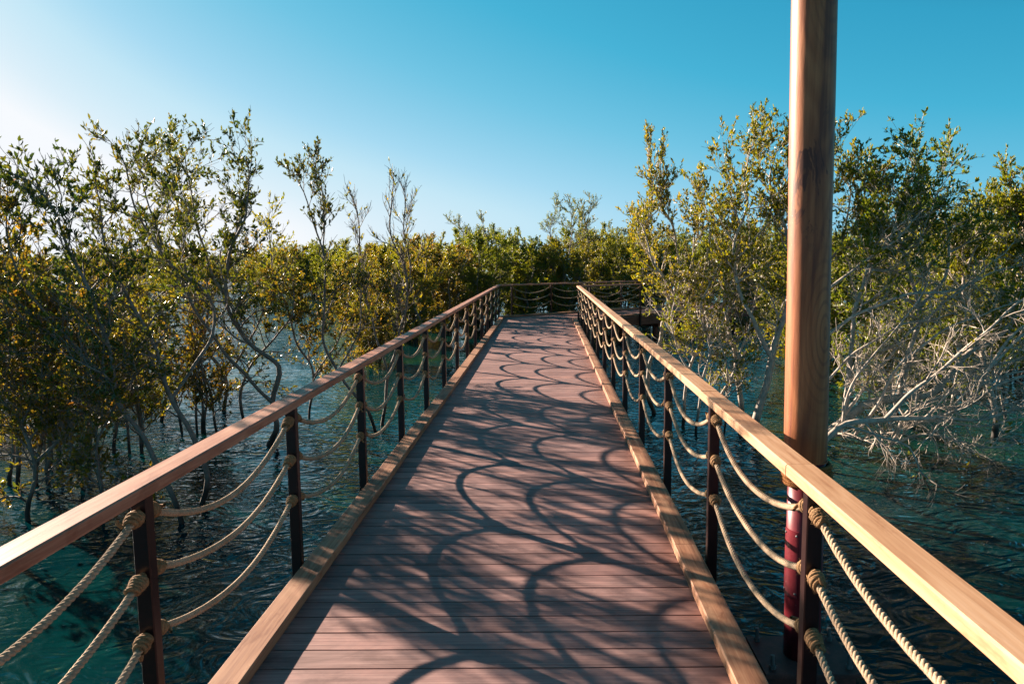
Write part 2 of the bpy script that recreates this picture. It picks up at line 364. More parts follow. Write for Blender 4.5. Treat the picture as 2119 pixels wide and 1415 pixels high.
for leg in range(3):
    mb = MB(); L = (P[leg + 1] - P[leg]).length; d, n = D[leg], NL[leg]
    k = -14 if leg else 0
    s = k * PITCH + BOARD0
    while s < L + 2.0:
        w2 = KO + 0.004; wob = rnd.uniform(-.0006, .0006)
        quad = [P[leg] + d * (s + a) + n * b for a, b in ((GAP / 2, -w2), (PITCH - GAP / 2, -w2), (PITCH - GAP / 2, w2), (GAP / 2, w2))]
        if leg < 2:
            p, md = miter(leg + 1); nn = Vector((md.y, -md.x)); nn = -nn if nn.dot(d) > 0 else nn; quad = clip(quad, p + nn * 0.003, nn)
        elif s > L: quad = []
        if leg > 0 and quad:
            p, md = miter(leg); nn = Vector((md.y, -md.x)); nn = nn if nn.dot(d) > 0 else -nn; quad = clip(quad, p + nn * 0.003, nn)
        s += PITCH
        if len(quad) < 3: continue
        area = sum(quad[i].x * quad[(i + 1) % len(quad)].y - quad[(i + 1) % len(quad)].x * quad[i].y for i in range(len(quad)))
        if area < 0: quad = quad[::-1]
        o = (rnd.uniform(0, 90), rnd.uniform(0, 90), rnd.uniform(0, 9))
        def G(q, z): return (q.dot(n) + o[0], q.dot(d) + o[1], z + o[2])
        A = [(q.x, q.y, -0.03) for q in quad]; B = [(q.x, q.y, wob) for q in quad]
        mb.sweep(A, B, [G(q, -0.03) for q in quad], [G(q, 0) for q in quad])
    local(mb.build('deck_boards', M_deck, boardwalk))

def run_piece(mb, o, leg, a, b, wdt, z0, z1, ch, joint0, joint1, gap=0.0015):
    """straight timber along leg, centred at offset o, from arclength a to b; joint flags: mitred ends"""
    prof = chamfer(wdt, z1 - z0, ch); zc = (z0 + z1) / 2
    off = (rnd.uniform(0, 90), rnd.uniform(0, 90), rnd.uniform(0, 90)); d, n = D[leg], NL[leg]
    def end(s, corner, sgn):
        pts = []
        for y, z in prof:
            q = P[leg] + n * (o + y)
            if corner is None: q = q + d * (s - sgn * gap)
            else:
                p, md = miter(corner); nn = Vector((md.y, -md.x)); t = (p - q).dot(nn) / d.dot(nn); q = q + d * (t - sgn * gap)
            pts.append((q.x, q.y, zc + z))
        return pts
    A = end(a, joint0, -1); B = end(b, joint1, 1)
    def G(p_, y, z): return (Vector(p_[:2]).dot(d) + off[0], y + off[1], z + off[2])
    mb.sweep(A, B, [G(p_, y, z) for p_, (y, z) in zip(A, prof)], [G(p_, y, z) for p_, (y, z) in zip(B, prof)])

def timber_run(parent, name, mat, o, leg, cuts, wdt, z0, z1, ch, post=None):
    L = (P[leg + 1] - P[leg]).length
    cuts = [0.0] + [c for c in cuts if 0 < c < L - 0.6] + [L]
    for i in range(len(cuts) - 1):
        mb = MB()
        j0 = leg if (i == 0 and leg > 0) else None; j1 = leg + 1 if (i == len(cuts) - 2 and leg < 2) else None
        # random sub-millimetre offsets keep butted pieces from looking like one extrusion
        dz = rnd.uniform(-.0016, .0016)
        run_piece(mb, o + rnd.uniform(-.0035, .0035), leg, cuts[i], cuts[i + 1], wdt, z0 + dz, z1 + dz, ch, j0, j1)
        ob = mb.build(name, mat, parent)
        if post: post(ob)
Y0 = 1.6                                        # arclength of y = 0
for side in (1, -1):
    o = side * (KO - KW / 2)
    for leg in range(3):
        c, s = [], Y0 + (1.35 if side < 0 else 0.9)
        if leg: s = 1.4
        while s < 30: c.append(s + rnd.uniform(-.1, .1)); s += 1.52 if side < 0 else 1.9
        timber_run(boardwalk, 'kerb', M_kerb, o, leg, c, KW, 0.004, KH, 0.005, local)
        c = []; s = 2.0
        while s < 30: c.append(s); s += 3.2
        timber_run(boardwalk, 'fascia', M_dark, side * (KO - 0.025), leg, c, 0.045, -0.30, -0.036, 0.003, local)
        timber_run(boardwalk, 'bearer', M_dark, side * 0.55, leg, c, 0.09, -0.26, -0.036, 0.0, local)
# piles under the walk
for leg in range(3):
    s = 1.2 if leg else 0.4; L = (P[leg + 1] - P[leg]).length
    while s < L - 0.3:
        for side in (1, -1):
            q = P[leg] + D[leg] * s + NL[leg] * side * 0.86
            t = Tubes(); t.add([(q.x, q.y, WZ - 0.5), (q.x, q.y, -0.02 - 0.26)], 0.085, 14)
            local(link('pile', t.mesh('pile', M_dark), boardwalk))
        mb = MB(); q = P[leg] + D[leg] * s; rz = math.atan2(NL[leg].y, NL[leg].x)
        mb.box((q.x, q.y, -0.36), (2.1, 0.12, 0.14), rz); local(mb.build('cross_beam', M_dark, boardwalk))
        s += 3.1

# ------------------------------------------------------------------ rope railings
def rope_curve(L, sag, n, seed=0, drop=0.0):
    r = np.random.RandomState(seed); t = np.linspace(0, 1, n)
    skew = r.uniform(-0.05, 0.05)
    z = -sag * 4 * (t + skew * t * (1 - t)) * (1 - (t + skew * t * (1 - t)))
    x = t * L; y = 0.006 * np.sin(t * 5 + seed) * (t * (1 - t)) * 4
    return np.stack([x, y, z + drop * t], 1)
def rope_mesh(L, sag, seed, turns_per_m=15.5, seg=11, k=6, rad=0.0148, fuzz=420):
    n = int(L * 1.04 * turns_per_m * seg); C = rope_curve(L, sag, n, seed)
    T = np.gradient(C, axis=0); T /= np.linalg.norm(T, axis=1)[:, None]
    A = np.cross(T, [0, 1, 0]); A /= np.linalg.norm(A, axis=1)[:, None]; B = np.cross(T, A)
    s = np.concatenate([[0], np.cumsum(np.linalg.norm(np.diff(C, axis=0), axis=1))])
    tb = Tubes(); rs = rad * 0.54
    for j in range(3):
        ph = s * turns_per_m * 2 * np.pi + j * 2 * np.pi / 3 + 0.35 * np.sin(s * 5 + seed)
        tb.add(C + (rad - rs) * (np.cos(ph)[:, None] * A + np.sin(ph)[:, None] * B), rs * (1 + 0.04 * np.sin(s * 37 + j)), k)
    rg = np.random.RandomState(seed + 50)
    V = np.concatenate(tb.V); Fq = np.concatenate(tb.F)
    # loose fibres: thin slivers standing off the rope
    i = rg.randint(2, n - 2, fuzz); a = rg.uniform(0, 2 * np.pi, fuzz)
    nrm = np.cos(a)[:, None] * A[i] + np.sin(a)[:, None] * B[i]
    base = C[i] + nrm * rad * 0.8; tip = base + nrm * rg.uniform(.003, .012, fuzz)[:, None] + T[i] * rg.uniform(-.012, .012, fuzz)[:, None]
    wv = np.cross(nrm, T[i]) * 0.00045
    FV = np.stack([base - wv, base + wv, tip], 1).reshape(-1, 3); FF = np.arange(len(FV)).reshape(-1, 3) + len(V)
    return fast_mesh('rope', np.concatenate([V, FV]), [Fq, FF], M_rope)
def knot_mesh(seed, length=0.085, turns=5.2, R=0.0200, r=0.0080):
    """whipping wound round the rope end; axis along +x from the post face"""
    g = np.random.RandomState(seed); n = int(turns * 16); t = np.linspace(0, 1, n); ph = t * turns * 2 * np.pi
    rad = R * (0.86 + 0.3 * np.sin(np.pi * np.clip(t * 0.9 + 0.12, 0, 1))) * (1 + 0.07 * np.sin(ph * 0.37 + seed))
    C = np.stack([0.006 + t * length + 0.004 * np.sin(ph + seed), rad * np.cos(ph), rad * np.sin(ph)], 1)
    tb = Tubes(); tb.add(C, r * (1 + 0.08 * np.sin(ph * 1.7)), 7)
    t2 = np.linspace(0, 1, int(turns * 10)); ph2 = t2 * (turns - 2.8) * 2 * np.pi + 1.2      # second, riding turns
    C2 = np.stack([0.02 + t2 * length * 0.38, (R + 0.007) * np.cos(ph2) * (1 - 0.1 * t2), (R + 0.007) * np.sin(ph2) * (1 - 0.1 * t2)], 1)
    tb.add(C2, r * 0.9, 7)
    tb.add([(-0.03, 0, 0), (0.02, 0, 0), (length + 0.012, 0, 0)], [0.017, .017, .014], 10)       # core
    # the tucked tail of the cord
    e = C[-1]; tail = [e, e + np.array([.006, .008, -.008]), e + np.array([.004, .016, -.022]), e + np.array([-.004, .018, -.03])]
    tb.add(tail, [r, r * .95, r * .9, r * .8], 6)
    V = np.concatenate(tb.V); Fq = np.concatenate(tb.F); fz = 110
    i = g.randint(0, n, fz); nr = C[i] * [0, 1, 1]; nr /= np.linalg.norm(nr, axis=1)[:, None]
    b = C[i] + nr * r * .8; tip = b + nr * g.uniform(.003, .011, fz)[:, None] + g.uniform(-.009, .009, (fz, 3))
    wv = np.array([[.0005, 0, 0]]); FV = np.stack([b - wv, b + wv, tip], 1).reshape(-1, 3)
    return fast_mesh('knot', np.concatenate([V, FV]), [Fq, np.arange(len(FV)).reshape(-1, 3) + len(V)], M_knot)
KNOTS = [knot_mesh(s, L_, t_) for s, L_, t_ in ((1, .066, 4.6), (2, .058, 4.0), (3, .076, 5.2))]
PD = 0.052                                     # post depth along the rail
def post_mesh():
    mb = MB(); prof = chamfer(PW, PD, 0.004)
    A = [(x, y, -0.34) for x, y in prof]; B = [(x, y, 0.999) for x, y in prof]; mb.sweep(A, B)
    return mb.mesh('post', M_post)
POST = post_mesh()
ROPE_Z = (0.925, 0.69, 0.45)
rope_cache = {}
def get_ropes(L, fine=True):
    key = (round(L, 2), fine)
    if key not in rope_cache:
        rope_cache[key] = [rope_mesh(L, sg, sd) if fine else rope_mesh(L, sg, sd, 15.5, 6, 4, fuzz=10) for sg, sd in ((.165, 1), (.148, 2), (.185, 3), (.172, 4), (.157, 5))]
    return rope_cache[key]
def railing(name, label, o, leg, post_s, cuts, group='rope railings along the boardwalk', far=False, rail_part=True, shift=0.0):
    base = P[leg] + NL[leg] * o; ang = math.atan2(D[leg].y, D[leg].x)
    root = tag(empty(name, (base.x, base.y, 0)), label, 'railing', group)
    def rl(ob): ob.location = (-base.x, -base.y, 0)
    timber_run(root, 'handrail', M_rail if (o < 0 and leg == 0) else M_rail_left, o, leg, cuts, 0.110, 1.0, 1.05, 0.006, rl)
    q = [base + D[leg] * s - base for s in post_s]
    for i, v in enumerate(q):
        p = link('post', POST, root); p.location = (v.x, v.y, 0); p.rotation_euler = (0, 0, ang - math.pi / 2)
    for i in range(len(q) - 1):
        a, b = q[i], q[i + 1]; L = (b - a).length - PD
        if L < 0.15: continue
        ms = get_ropes(L, not far)
        for j, z in enumerate(ROPE_Z):
            flip = rnd.random() < 0.5
            zz = z + rnd.uniform(-.008, .008)
            st = a + D[leg] * (PD / 2); en = b - D[leg] * (PD / 2)
            me = ms[rnd.randrange(len(ms))]
            r = link('rope', me, root)
            s0, an = (en, ang + math.pi) if flip else (st, ang)
            r.location = (s0.x, s0.y, zz); r.rotation_euler = (0, 0, an)
            sag = 0.165; slope = math.atan(4 * sag / L)
            tilt = slope * 0.86
            for e, flipk in ((0, False), (1, True)):
                kn = link('knot', KNOTS[rnd.randrange(3)], r)
                kn.location = (0, 0, 0.0) if e == 0 else (L, 0, 0)
                kn.rotation_euler = (0, tilt, 0) if e == 0 else (0, tilt, math.pi)
                if e == 1: kn.rotation_euler = (0, tilt, math.pi)
                kn.rotation_euler.rotate_axis('X', rnd.uniform(0, 6.28))
    return root
def posts(first, step, last):
    out = []; s = first
    while s < last - 0.25: out.append(s); s += step
    return out
L0 = (P[1] - P[0]).length
left_corner = (offs(RC)[1] - (P[0] + NL[0] * RC)).length; right_corner = (offs(-RC)[1] - (P[0] - NL[0] * RC)).length
sp = 1.61; f0 = 2.64 + Y0 - 2 * sp
pl = [f0 + sp * k for k in range(20) if f0 + sp * k < left_corner - 0.5] + [left_corner - 0.06]
pr = [f0 + sp * k for k in range(20) if f0 + sp * k < right_corner - 0.5] + [right_corner - 0.06]
def cutlist(first, steps):
    out = [first]; i = 0
    while out[-1] < 32: out.append(out[-1] + steps[i % len(steps)]); i += 1
    return out
railing('rope_railing', 'long rope railing on the left of the boardwalk with a reddish handrail', RC, 0, pl, cutlist(Y0 + 4.28 - 3.2, [3.2, 4.83, 3.2, 3.2]))
railing('rope_railing', 'long rope railing on the right of the boardwalk with a pale golden handrail', -RC, 0, pr, cutlist(Y0 + 2.80, [1.60, 3.22, 3.22, 4.8]))
oa = offs(RC); L1 = (oa[2] - oa[1]).length; s1 = (oa[1] - P[1]).dot(D[1]); e1 = s1 + L1
railing('rope_railing', 'outer rope railing past the bend, thin and dark in front of the green thicket', RC, 1, [s1 + 0.5] + [s1 + 0.5 + 1.6 * k for k in range(1, 20) if s1 + .5 + 1.6 * k < e1 - .4] + [e1 - 0.06], cutlist(2.5, [3.2]), far=True)
oa = offs(-RC); L1 = (oa[2] - oa[1]).length; s1 = (oa[1] - P[1]).dot(D[1]); e1 = s1 + L1
railing('rope_railing', 'inner rope railing past the bend, starting at the far end of the golden handrail', -RC, 1, [s1 + 0.45 + 2.15 * k for k in range(0, 20) if s1 + .45 + 2.15 * k < e1 - .4] + [e1 - 0.06], cutlist(2.5, [3.2]), far=True)
for sd, lab in ((1, 'farthest rope railing, behind the branches, on the left side of the last stretch'), (-1, 'rope railing on the right side of the last stretch, hidden behind branches')):
    oa = offs(sd * RC); s1 = (oa[2] - P[2]).dot(D[2]); e1 = s1 + (oa[3] - oa[2]).length
    railing('rope_railing', lab, sd * RC, 2, [s1 + 0.5 + 1.6 * k for k in range(0, 20) if s1 + .5 + 1.6 * k < e1], cutlist(2.5, [3.2]), far=True)

# ------------------------------------------------------------------ the mast beside the right railing
MX, MY = 1.267, 3.47
mast = tag(empty('wooden_mast', (MX, MY, -0.12)), 'tall round polished wooden mast on a maroon steel sleeve behind the right railing', 'mast')

def mx(z): return -0.015 * (z + 0.12)
tb = Tubes(); zz = np.linspace(1.00, 6.4, 40); zz[0] = 0.996
rad = 0.0995 * (1 + 0.012 * np.sin(zz * 2.3) + 0.008 * np.sin(zz * 5.1 + 1)); rad[0] = 0.090
zz = np.insert(zz, 1, 1.008); rad = np.insert(rad, 1, 0.0985)
tb.add(np.stack([mx(zz - .12), np.zeros_like(zz), zz], 1), rad, 48)
link('shaft', tb.mesh('shaft', M_mast), mast)
mb = MB(); a = [i * 2 * math.pi / 40 for i in range(40)]
mb.sweep([(0.089 * math.cos(t), 0.089 * math.sin(t), 0.997) for t in a], [(0.089 * math.cos(t), 0.089 * math.sin(t), 1.002) for t in a]); mb.build('shaft_foot', M_mast, mast)
mb = MB(); mb.sweep([(0.087 * math.cos(t), 0.087 * math.sin(t), 0.008) for t in a], [(0.087 * math.cos(t) - .007, 0.087 * math.sin(t), 0.995) for t in a])
sl_ = mb.build('sleeve', M_sleeve, mast)
for p_ in sl_.data.polygons: p_.use_smooth = len(p_.vertices) == 4
# riveted access panel, facing the walk
def arc_panel(r0, r1, a0, a1, z0, z1, n=14):
    mb = MB()
    for i in range(n):
        t0, t1 = a0 + (a1 - a0) * i / n, a0 + (a1 - a0) * (i + 1) / n
        for (q0, q1) in ((t0, t1),):
            A = [(r * math.cos(t) - .004, r * math.sin(t), z0) for r, t in ((r0, q0), (r1, q0), (r1, q1), (r0, q1))]
            B = [(x, y, z1) for x, y, _ in A]; mb.sweep(A, B)
    return mb
cam_a = math.atan2(-MY, -MX)
pa = arc_panel(0.086, 0.0925, cam_a - 1.35, cam_a - 0.30, 0.33, 0.66).build('access_panel', M_sleeve, mast)
for a_, z_ in ((cam_a - 0.4, .35), (cam_a - 0.4, .64), (cam_a - 1.2, .35), (cam_a - 1.2, .64), (cam_a - .4, .5)):
    t = Tubes(); r0, r1 = 0.0915, 0.0955
    t.add([(r0 * math.cos(a_) - .004, r0 * math.sin(a_), z_), (r1 * math.cos(a_) - .004, r1 * math.sin(a_), z_), (r1 * 1.001 * math.cos(a_) - .004, r1 * 1.001 * math.sin(a_), z_)], [.006, .0055, .0001], 10)
    link('rivet', t.mesh('rivet', M_bolt), pa)
# coir rope wound just below the wood
tb = Tubes(); n = 420; t = np.linspace(0, 1, n); ph = t * 8 * 2 * np.pi
g = np.random.RandomState(4)
rr_ = 0.094 + 0.012 * np.sin(t * np.pi) + 0.004 * np.sin(ph * .31)
tb.add(np.stack([rr_ * np.cos(ph) - .006, rr_ * np.sin(ph), 0.985 - t * 0.10 + .004 * np.sin(ph * 1.3)], 1), 0.0115, 8)
V = np.concatenate(tb.V); fz = 1800; i = g.randint(0, n, fz); nr = np.stack([np.cos(ph[i]), np.sin(ph[i]), g.uniform(-.7, .7, fz)], 1)
b0 = np.stack([rr_[i] * np.cos(ph[i]) - .006, rr_[i] * np.sin(ph[i]), 0.985 - t[i] * .10], 1) + nr * .009
tp = b0 + nr * g.uniform(.004, .016, fz)[:, None] + g.uniform(-.01, .01, (fz, 3)); wv = np.array([[0, 0, .0006]])
FV = np.stack([b0 - wv, b0 + wv, tp], 1).reshape(-1, 3)
link('coir_binding', fast_mesh('coir_binding', np.concatenate([V, FV]), [np.concatenate(tb.F), np.arange(len(FV)).reshape(-1, 3) + len(V)], M_coir), mast)
mb = MB(); mb.box((0.0, 0.0, -0.006), (0.46, 0.36, 0.022), 0, ch=.003)
bp = mb.build('base_plate', M_plate, mast)
mb = MB(); mb.box((-0.02, 0.0, -0.12), (0.40, 0.16, 0.19), 0); mb.box((-0.02, -0.1, -0.12), (0.5, .02, 0.17), 0); mb.build('bracket', M_plate, mast)
for sx_, sy_ in ((-1, -1), (1, -1), (-1, 1), (1, 1)):
    t = Tubes(); x, y = sx_ * .185, sy_ * .13
    t.add([(x, y, 0.004), (x, y, 0.075), (x, y, .0751)], [.010, .010, .0005], 12); t.add([(x, y, .006), (x, y, .010), (x, y, .0245), (x, y, .025)], [.017, .0175, .0165, .001], 6)
    link('bolt', t.mesh('bolt', M_bolt, False), mast)
# ------------------------------------------------------------------ mangroves
UPV = np.array([0, 0, 1.0])
def unit(v): return v / (math.sqrt(float(v @ v)) + 1e-9)
def spline(pts, step=0.10):
    pts = [np.array(p, float) for p in pts]; pts = [2 * pts[0] - pts[1]] + pts + [2 * pts[-1] - pts[-2]]; out = []
    for i in range(1, len(pts) - 2):
        p0, p1, p2, p3 = pts[i - 1:i + 3]; n = max(2, int(np.linalg.norm(p2 - p1) / step))
        for k in range(n):
            t = k / n; out.append(0.5 * ((2 * p1) + (-p0 + p2) * t + (2 * p0 - 5 * p1 + 4 * p2 - p3) * t * t + (-p0 + 3 * p1 - 3 * p2 + p3) * t ** 3))
    out.append(pts[-2]); return np.array(out)
class Tree:
    """stems are curves in the world; limbs, twigs and leaf rosettes grow from them"""
    def __init__(s, seed, leafy=1.0, leaf=0.060, per=5.6, twig_k=3, zleaf=-9, upness=0.5, lim=1.0, bare=0.0, tone=(0.0, 0.86), thin=1.0):
        s.g = np.random.RandomState(seed); s.tb = Tubes(); s.L = []; s.leafy = leafy; s.leaf = leaf; s.per = per; s.tk = twig_k
        s.zleaf = zleaf; s.up = upness; s.lim = lim; s.bare = bare; s.tone = tone; s.thin = thin
    def rosette(s, p, d, n):
        g = s.g; t0 = g.rand()
        for _ in range(n):
            q = p - d * g.uniform(0, 0.13)
            dd = unit(d * 0.55 + UPV * 0.40 + g.normal(0, 0.45, 3))
            s.L.append((q, dd, s.leaf * g.uniform(0.65, 1.25), min(1, max(0, 0.75 * g.rand() + 0.25 * t0))))
    def grow(s, p, d, L, r, lev):
        g = s.g; n = max(3, int(L / 0.07)); n = min(n, 9); st = L / n; P_ = [p]; d = unit(d)
        bend = g.normal(0, 0.12, 3)
        for i in range(n):
            d = unit(d + g.normal(0, 0.13, 3) + bend * 0.6 + UPV * s.up * 0.10); P_.append(P_[-1] + d * st)
        P_ = np.array(P_); rad = np.linspace(r, max(r * 0.45, 0.0022 * s.thin), n + 1)
        s.tb.add(P_, rad, 5 if lev == 0 else s.tk)
        if lev >= 2 or L < 0.16:
            if P_[-1][2] > s.zleaf and g.rand() > s.bare: s.rosette(P_[-1], d, g.poisson(s.per * s.leafy))
            return
        m = {0: 5, 1: 4}[lev] + (g.rand() < .5)
        for k in range(m):
            i = min(n, int(n * (0.28 + 0.72 * (k + g.rand() * .8) / m))); i = max(1, i)
            t = unit(P_[i] - P_[i - 1]); side = unit(np.cross(t, g.normal(0, 1, 3)))
            a = g.uniform(0.45, 0.95); nd = t * math.cos(a) + side * math.sin(a) + UPV * s.up * 0.35
            s.grow(P_[i], nd, L * g.uniform(0.38, 0.62), max(rad[i] * 0.62, 0.0026 * s.thin), lev + 1)
        s.grow(P_[-1], d, L * 0.4, max(rad[-1] * .8, 0.0024 * s.thin), lev + 1)
    def stem(s, pts, r0, r1=0.008, start=0.3, every=0.17, Lside=0.9, wob=0.02, out=0.6):
        g = s.g; C = spline(pts); n = len(C)
        k = np.arange(n); w_ = np.stack([np.sin(k * .9 + g.rand() * 6) + np.sin(k * .37 + g.rand() * 6) for _ in range(3)], 1)
        C = C + w_ * wob * 0.5 * np.clip(k / 6, 0, 1)[:, None]
        t = np.linspace(0, 1, n); rad = r1 + (r0 - r1) * (1 - t) ** 0.8; rad = rad * (1 + 0.06 * np.sin(k * 0.8 + g.rand() * 6))
        s.tb.add(C, rad, 9)
        ln = np.concatenate([[0], np.cumsum(np.linalg.norm(np.diff(C, axis=0), axis=1))]); q = ln[-1] * start
        while q < ln[-1]:
            i = min(n - 1, max(1, int(np.searchsorted(ln, q)))); T_ = unit(C[i] - C[i - 1]); side = unit(np.cross(T_, g.normal(0, 1, 3)))
            f = q / ln[-1]
            s.grow(C[i], T_ * (1 - out) + side * out + UPV * s.up * 0.3, Lside * g.uniform(0.55, 1.1) * (1.0 - 0.35 * f), min(rad[i] * 0.6, 0.016), 0)
            q += every * g.uniform(0.6, 1.4)
        s.grow(C[-1], unit(C[-1] - C[-2]), Lside * 0.6, r1, 0)
        return C
    def leaves_mesh(s, mat, simple=False):
        if not s.L: return None
        g = s.g; p = np.array([l[0] for l in s.L]); d = np.array([l[1] for l in s.L]); z = np.array([l[2] for l in s.L])[:, None]; tn = np.array([l[3] for l in s.L])
        a = np.cross(d, g.normal(0, 1, p.shape)); a /= np.linalg.norm(a, axis=1)[:, None] + 1e-9; nn = np.cross(d, a); wd = z * 0.21
        tn = s.tone[0] + (s.tone[1] - s.tone[0]) * tn
        if simple:
            V = np.stack([p, p + d * z * .5 + a * wd + nn * wd * .35, p + d * z, p + d * z * .5 - a * wd + nn * wd * .35], 1)
            k = np.arange(len(p))[:, None] * 4; Fs = [np.concatenate([k + [0, 1, 2], k + [0, 2, 3]], 0)]; m = 4
        else:
            V = np.stack([p, p + d * z * .3 + a * wd + nn * wd * .4, p + d * z * .68 + a * wd * .8 + nn * wd * .25, p + d * z - nn * z * .06, p + d * z * .68 - a * wd * .8 + nn * wd * .25, p + d * z * .3 - a * wd + nn * wd * .4], 1)
            k = np.arange(len(p))[:, None] * 6; Fs = [np.concatenate([k + [0, 1, 2, 3], k + [0, 3, 4, 5]], 0)]; m = 6
        return fast_mesh('crown', V.reshape(-1, 3), Fs, mat, False, {'tone': ('FLOAT', np.repeat(tn, m))})
    def build(s, base, label, cat='tree', group=None, leafmat=None, bark=None, simple=False, name='mangrove_tree'):
        root = tag(empty(name, tuple(base)), label, cat, group)
        o = link('trunk', s.tb.mesh('trunk', bark or BARK), root); o.location = -Vector(base)
        lm = s.leaves_mesh(leafmat or LEAF_OLIVE, simple)
        if lm: o = link('crown', lm, root); o.location = -Vector(base)
        return root
def px(pts, Y):
    """photograph pixels -> world points; the first one stands in the water"""
    out = []
    for i, p_ in enumerate(pts):
        y = p_[2] if len(p_) > 2 else Y
        out.append(W(p_[0], p_[1], y))
    b = out[0].copy(); b.z = WZ - 0.35
    return [b] + out if out[0].z > WZ - 0.2 else out
LG = 'mangroves in the water left of the boardwalk'; RG = 'mangroves in the water right of the boardwalk'
def near(seed, label, Y, stems, group, kw={}, lm=None, bark=None, **skw):
    t = Tree(seed, **kw); base = None
    for st in stems:
        o = dict(skw); pts = st[0]
        if len(st) > 2: o.update(st[2])
        if o.pop('root', True): q = px(pts, Y)
        else: q = [W(p_[0], p_[1], p_[2] if len(p_) > 2 else Y) for p_ in pts]
        if base is None: base = Vector((q[0].x, q[0].y, WZ))
        t.stem([tuple(v) for v in q], st[1], **o)
    return t.build(base, label, group=group, leafmat=lm, bark=bark)
NR = {'root': False}
near(101, 'leaning mangrove with two grey stems crossing each other just behind the nearest left handrail', 7.6,
     [([(415, 1060), (430, 993), (404, 912), (354, 826), (313, 700), (250, 590), (215, 500), (205, 420)], 0.0328),
      ([(354, 826, 7.6), (400, 760, 8.0), (440, 690, 8.3), (435, 620, 8.4), (350, 540, 8.4), (290, 450, 8.3), (262, 360, 8.2)], 0.0203, dict(root=False, start=.35))], LG, dict(leafy=.66, upness=.5, bare=.34), LEAF_DARK, every=.115, Lside=.72, start=.45)
near(102, 'mangrove at the left whose slender stem curves up to the tallest leafy tip', 7.1,
     [([(379, 1085), (313, 942), (248, 826), (222, 700), (160, 560), (110, 430), (85, 390)], 0.0296),
      ([(248, 826, 7.1), (190, 760, 7.3), (130, 690, 7.4), (60, 600, 7.4), (20, 520, 7.4), (10, 470, 7.4)], 0.0172, dict(root=False, start=.3))], LG, dict(leafy=.68, upness=.55, bare=.32), LEAF_DARK, every=.13, Lside=.75, start=.45)
near(103, 'wide mangrove whose forked grey trunk rises behind the left handrail to a flat-topped crown', 10.2,
     [([(555, 925), (571, 890), (566, 830), (576, 760), (505, 700), (470, 624), (473, 540), (508, 440), (515, 360)], 0.0429),
      ([(566, 835, 10.2), (500, 770, 10.0), (435, 690, 9.9), (380, 590, 9.8), (330, 500, 9.7), (300, 390, 9.6)], 0.0265, NR),
      ([(470, 624, 10.2), (430, 540, 10.3), (400, 440, 10.4), (390, 350, 10.4)], 0.0187, NR)], LG, dict(leafy=.85, upness=.45, bare=.30), LEAF_DARK, every=.12, Lside=.85, start=.45)
near(104, 'low rusty leaved mangrove hanging over the water at the far left edge', 8.2,
     [([(180, 1040), (140, 900), (90, 800), (40, 700), (10, 600)], 0.0273), ([(140, 900, 8.2), (180, 800, 8.4), (170, 700, 8.5), (140, 600, 8.5)], 0.0156, NR), ([(90, 800, 8.2), (0, 740, 7.9), (-60, 680, 7.8)], 0.0140, NR)], LG,
     dict(leafy=.8, upness=.2, bare=.3), LEAF_RUST, every=.12, Lside=.85, start=.25)
near(105, 'mangrove cut off by the left edge with bright leaves reaching into the picture', 7.4,
     [([(-140, 1100), (-110, 900), (-60, 740), (-40, 600), (-20, 530), (-10, 480)], 0.0351), ([(-110, 900, 7.4), (-40, 820, 7.4), (20, 760, 7.4), (60, 690, 7.5)], 0.0172, NR)], LG, dict(leafy=.75, upness=.5, bare=.28), LEAF_RUST, every=.13, Lside=.9, start=.3)
near(106, 'mangrove farther back on the left with a dark wet foot and thin upright crown', 12.6,
     [([(462, 862), (464, 780), (410, 690), (385, 570), (372, 450), (352, 360)], 0.0351), ([(464, 780, 12.6), (520, 700, 12.8), (560, 600, 12.8), (560, 500, 12.8)], 0.0218, NR)], LG, dict(leafy=.9, upness=.5, bare=.25), LEAF_OLIVE, every=.15, Lside=1.0, start=.35)
near(107, 'slender sparse mangrove with a narrow leafy tuft, standing left of the bare one', 11.0,
     [([(780, 905), (760, 850), (698, 768), (670, 700), (672, 598), (668, 517), (645, 450), (630, 400)], 0.0281), ([(668, 517, 11), (672, 450, 11), (665, 395, 11), (658, 360, 11)], 0.0109, dict(root=False, start=.1)),
      ([(698, 768, 11), (740, 690, 11.2), (750, 600, 11.2)], 0.0156, NR)], LG, dict(leafy=.75, upness=1.1, bare=.45), LEAF_DARK, every=.17, Lside=.62, start=.45, out=.45)
near(108, 'nearly leafless mangrove with a fine bare crown against the sky behind the left handrail', 11.4,
     [([(790, 885), (805, 780), (826, 693), (843, 577), (811, 488), (808, 420), (812, 385)], 0.0281), ([(843, 577, 11.4), (850, 560, 11.4), (835, 470, 11.4), (838, 410, 11.3)], 0.0125, dict(root=False, start=.1)),
      ([(805, 780, 11.4), (775, 680, 11.5), (748, 560, 11.6), (742, 470, 11.6), (735, 420, 11.6)], 0.0187, NR)], LG, dict(leafy=.55, upness=1.2, bare=.90), LEAF_OLIVE, every=.13, Lside=.55, start=.4, out=.42)
near(109, 'small mangrove with orange and olive leaves at the foot of the slender sparse tree', 12.0,
     [([(640, 850), (650, 780), (610, 700), (590, 620), (560, 560)], 0.0234), ([(650, 780, 12), (700, 700, 12.2), (720, 620, 12.2)], 0.0172, NR)], LG, dict(leafy=.9, upness=.4, bare=.1), LEAF_RUST, every=.17, Lside=.8, start=.3)
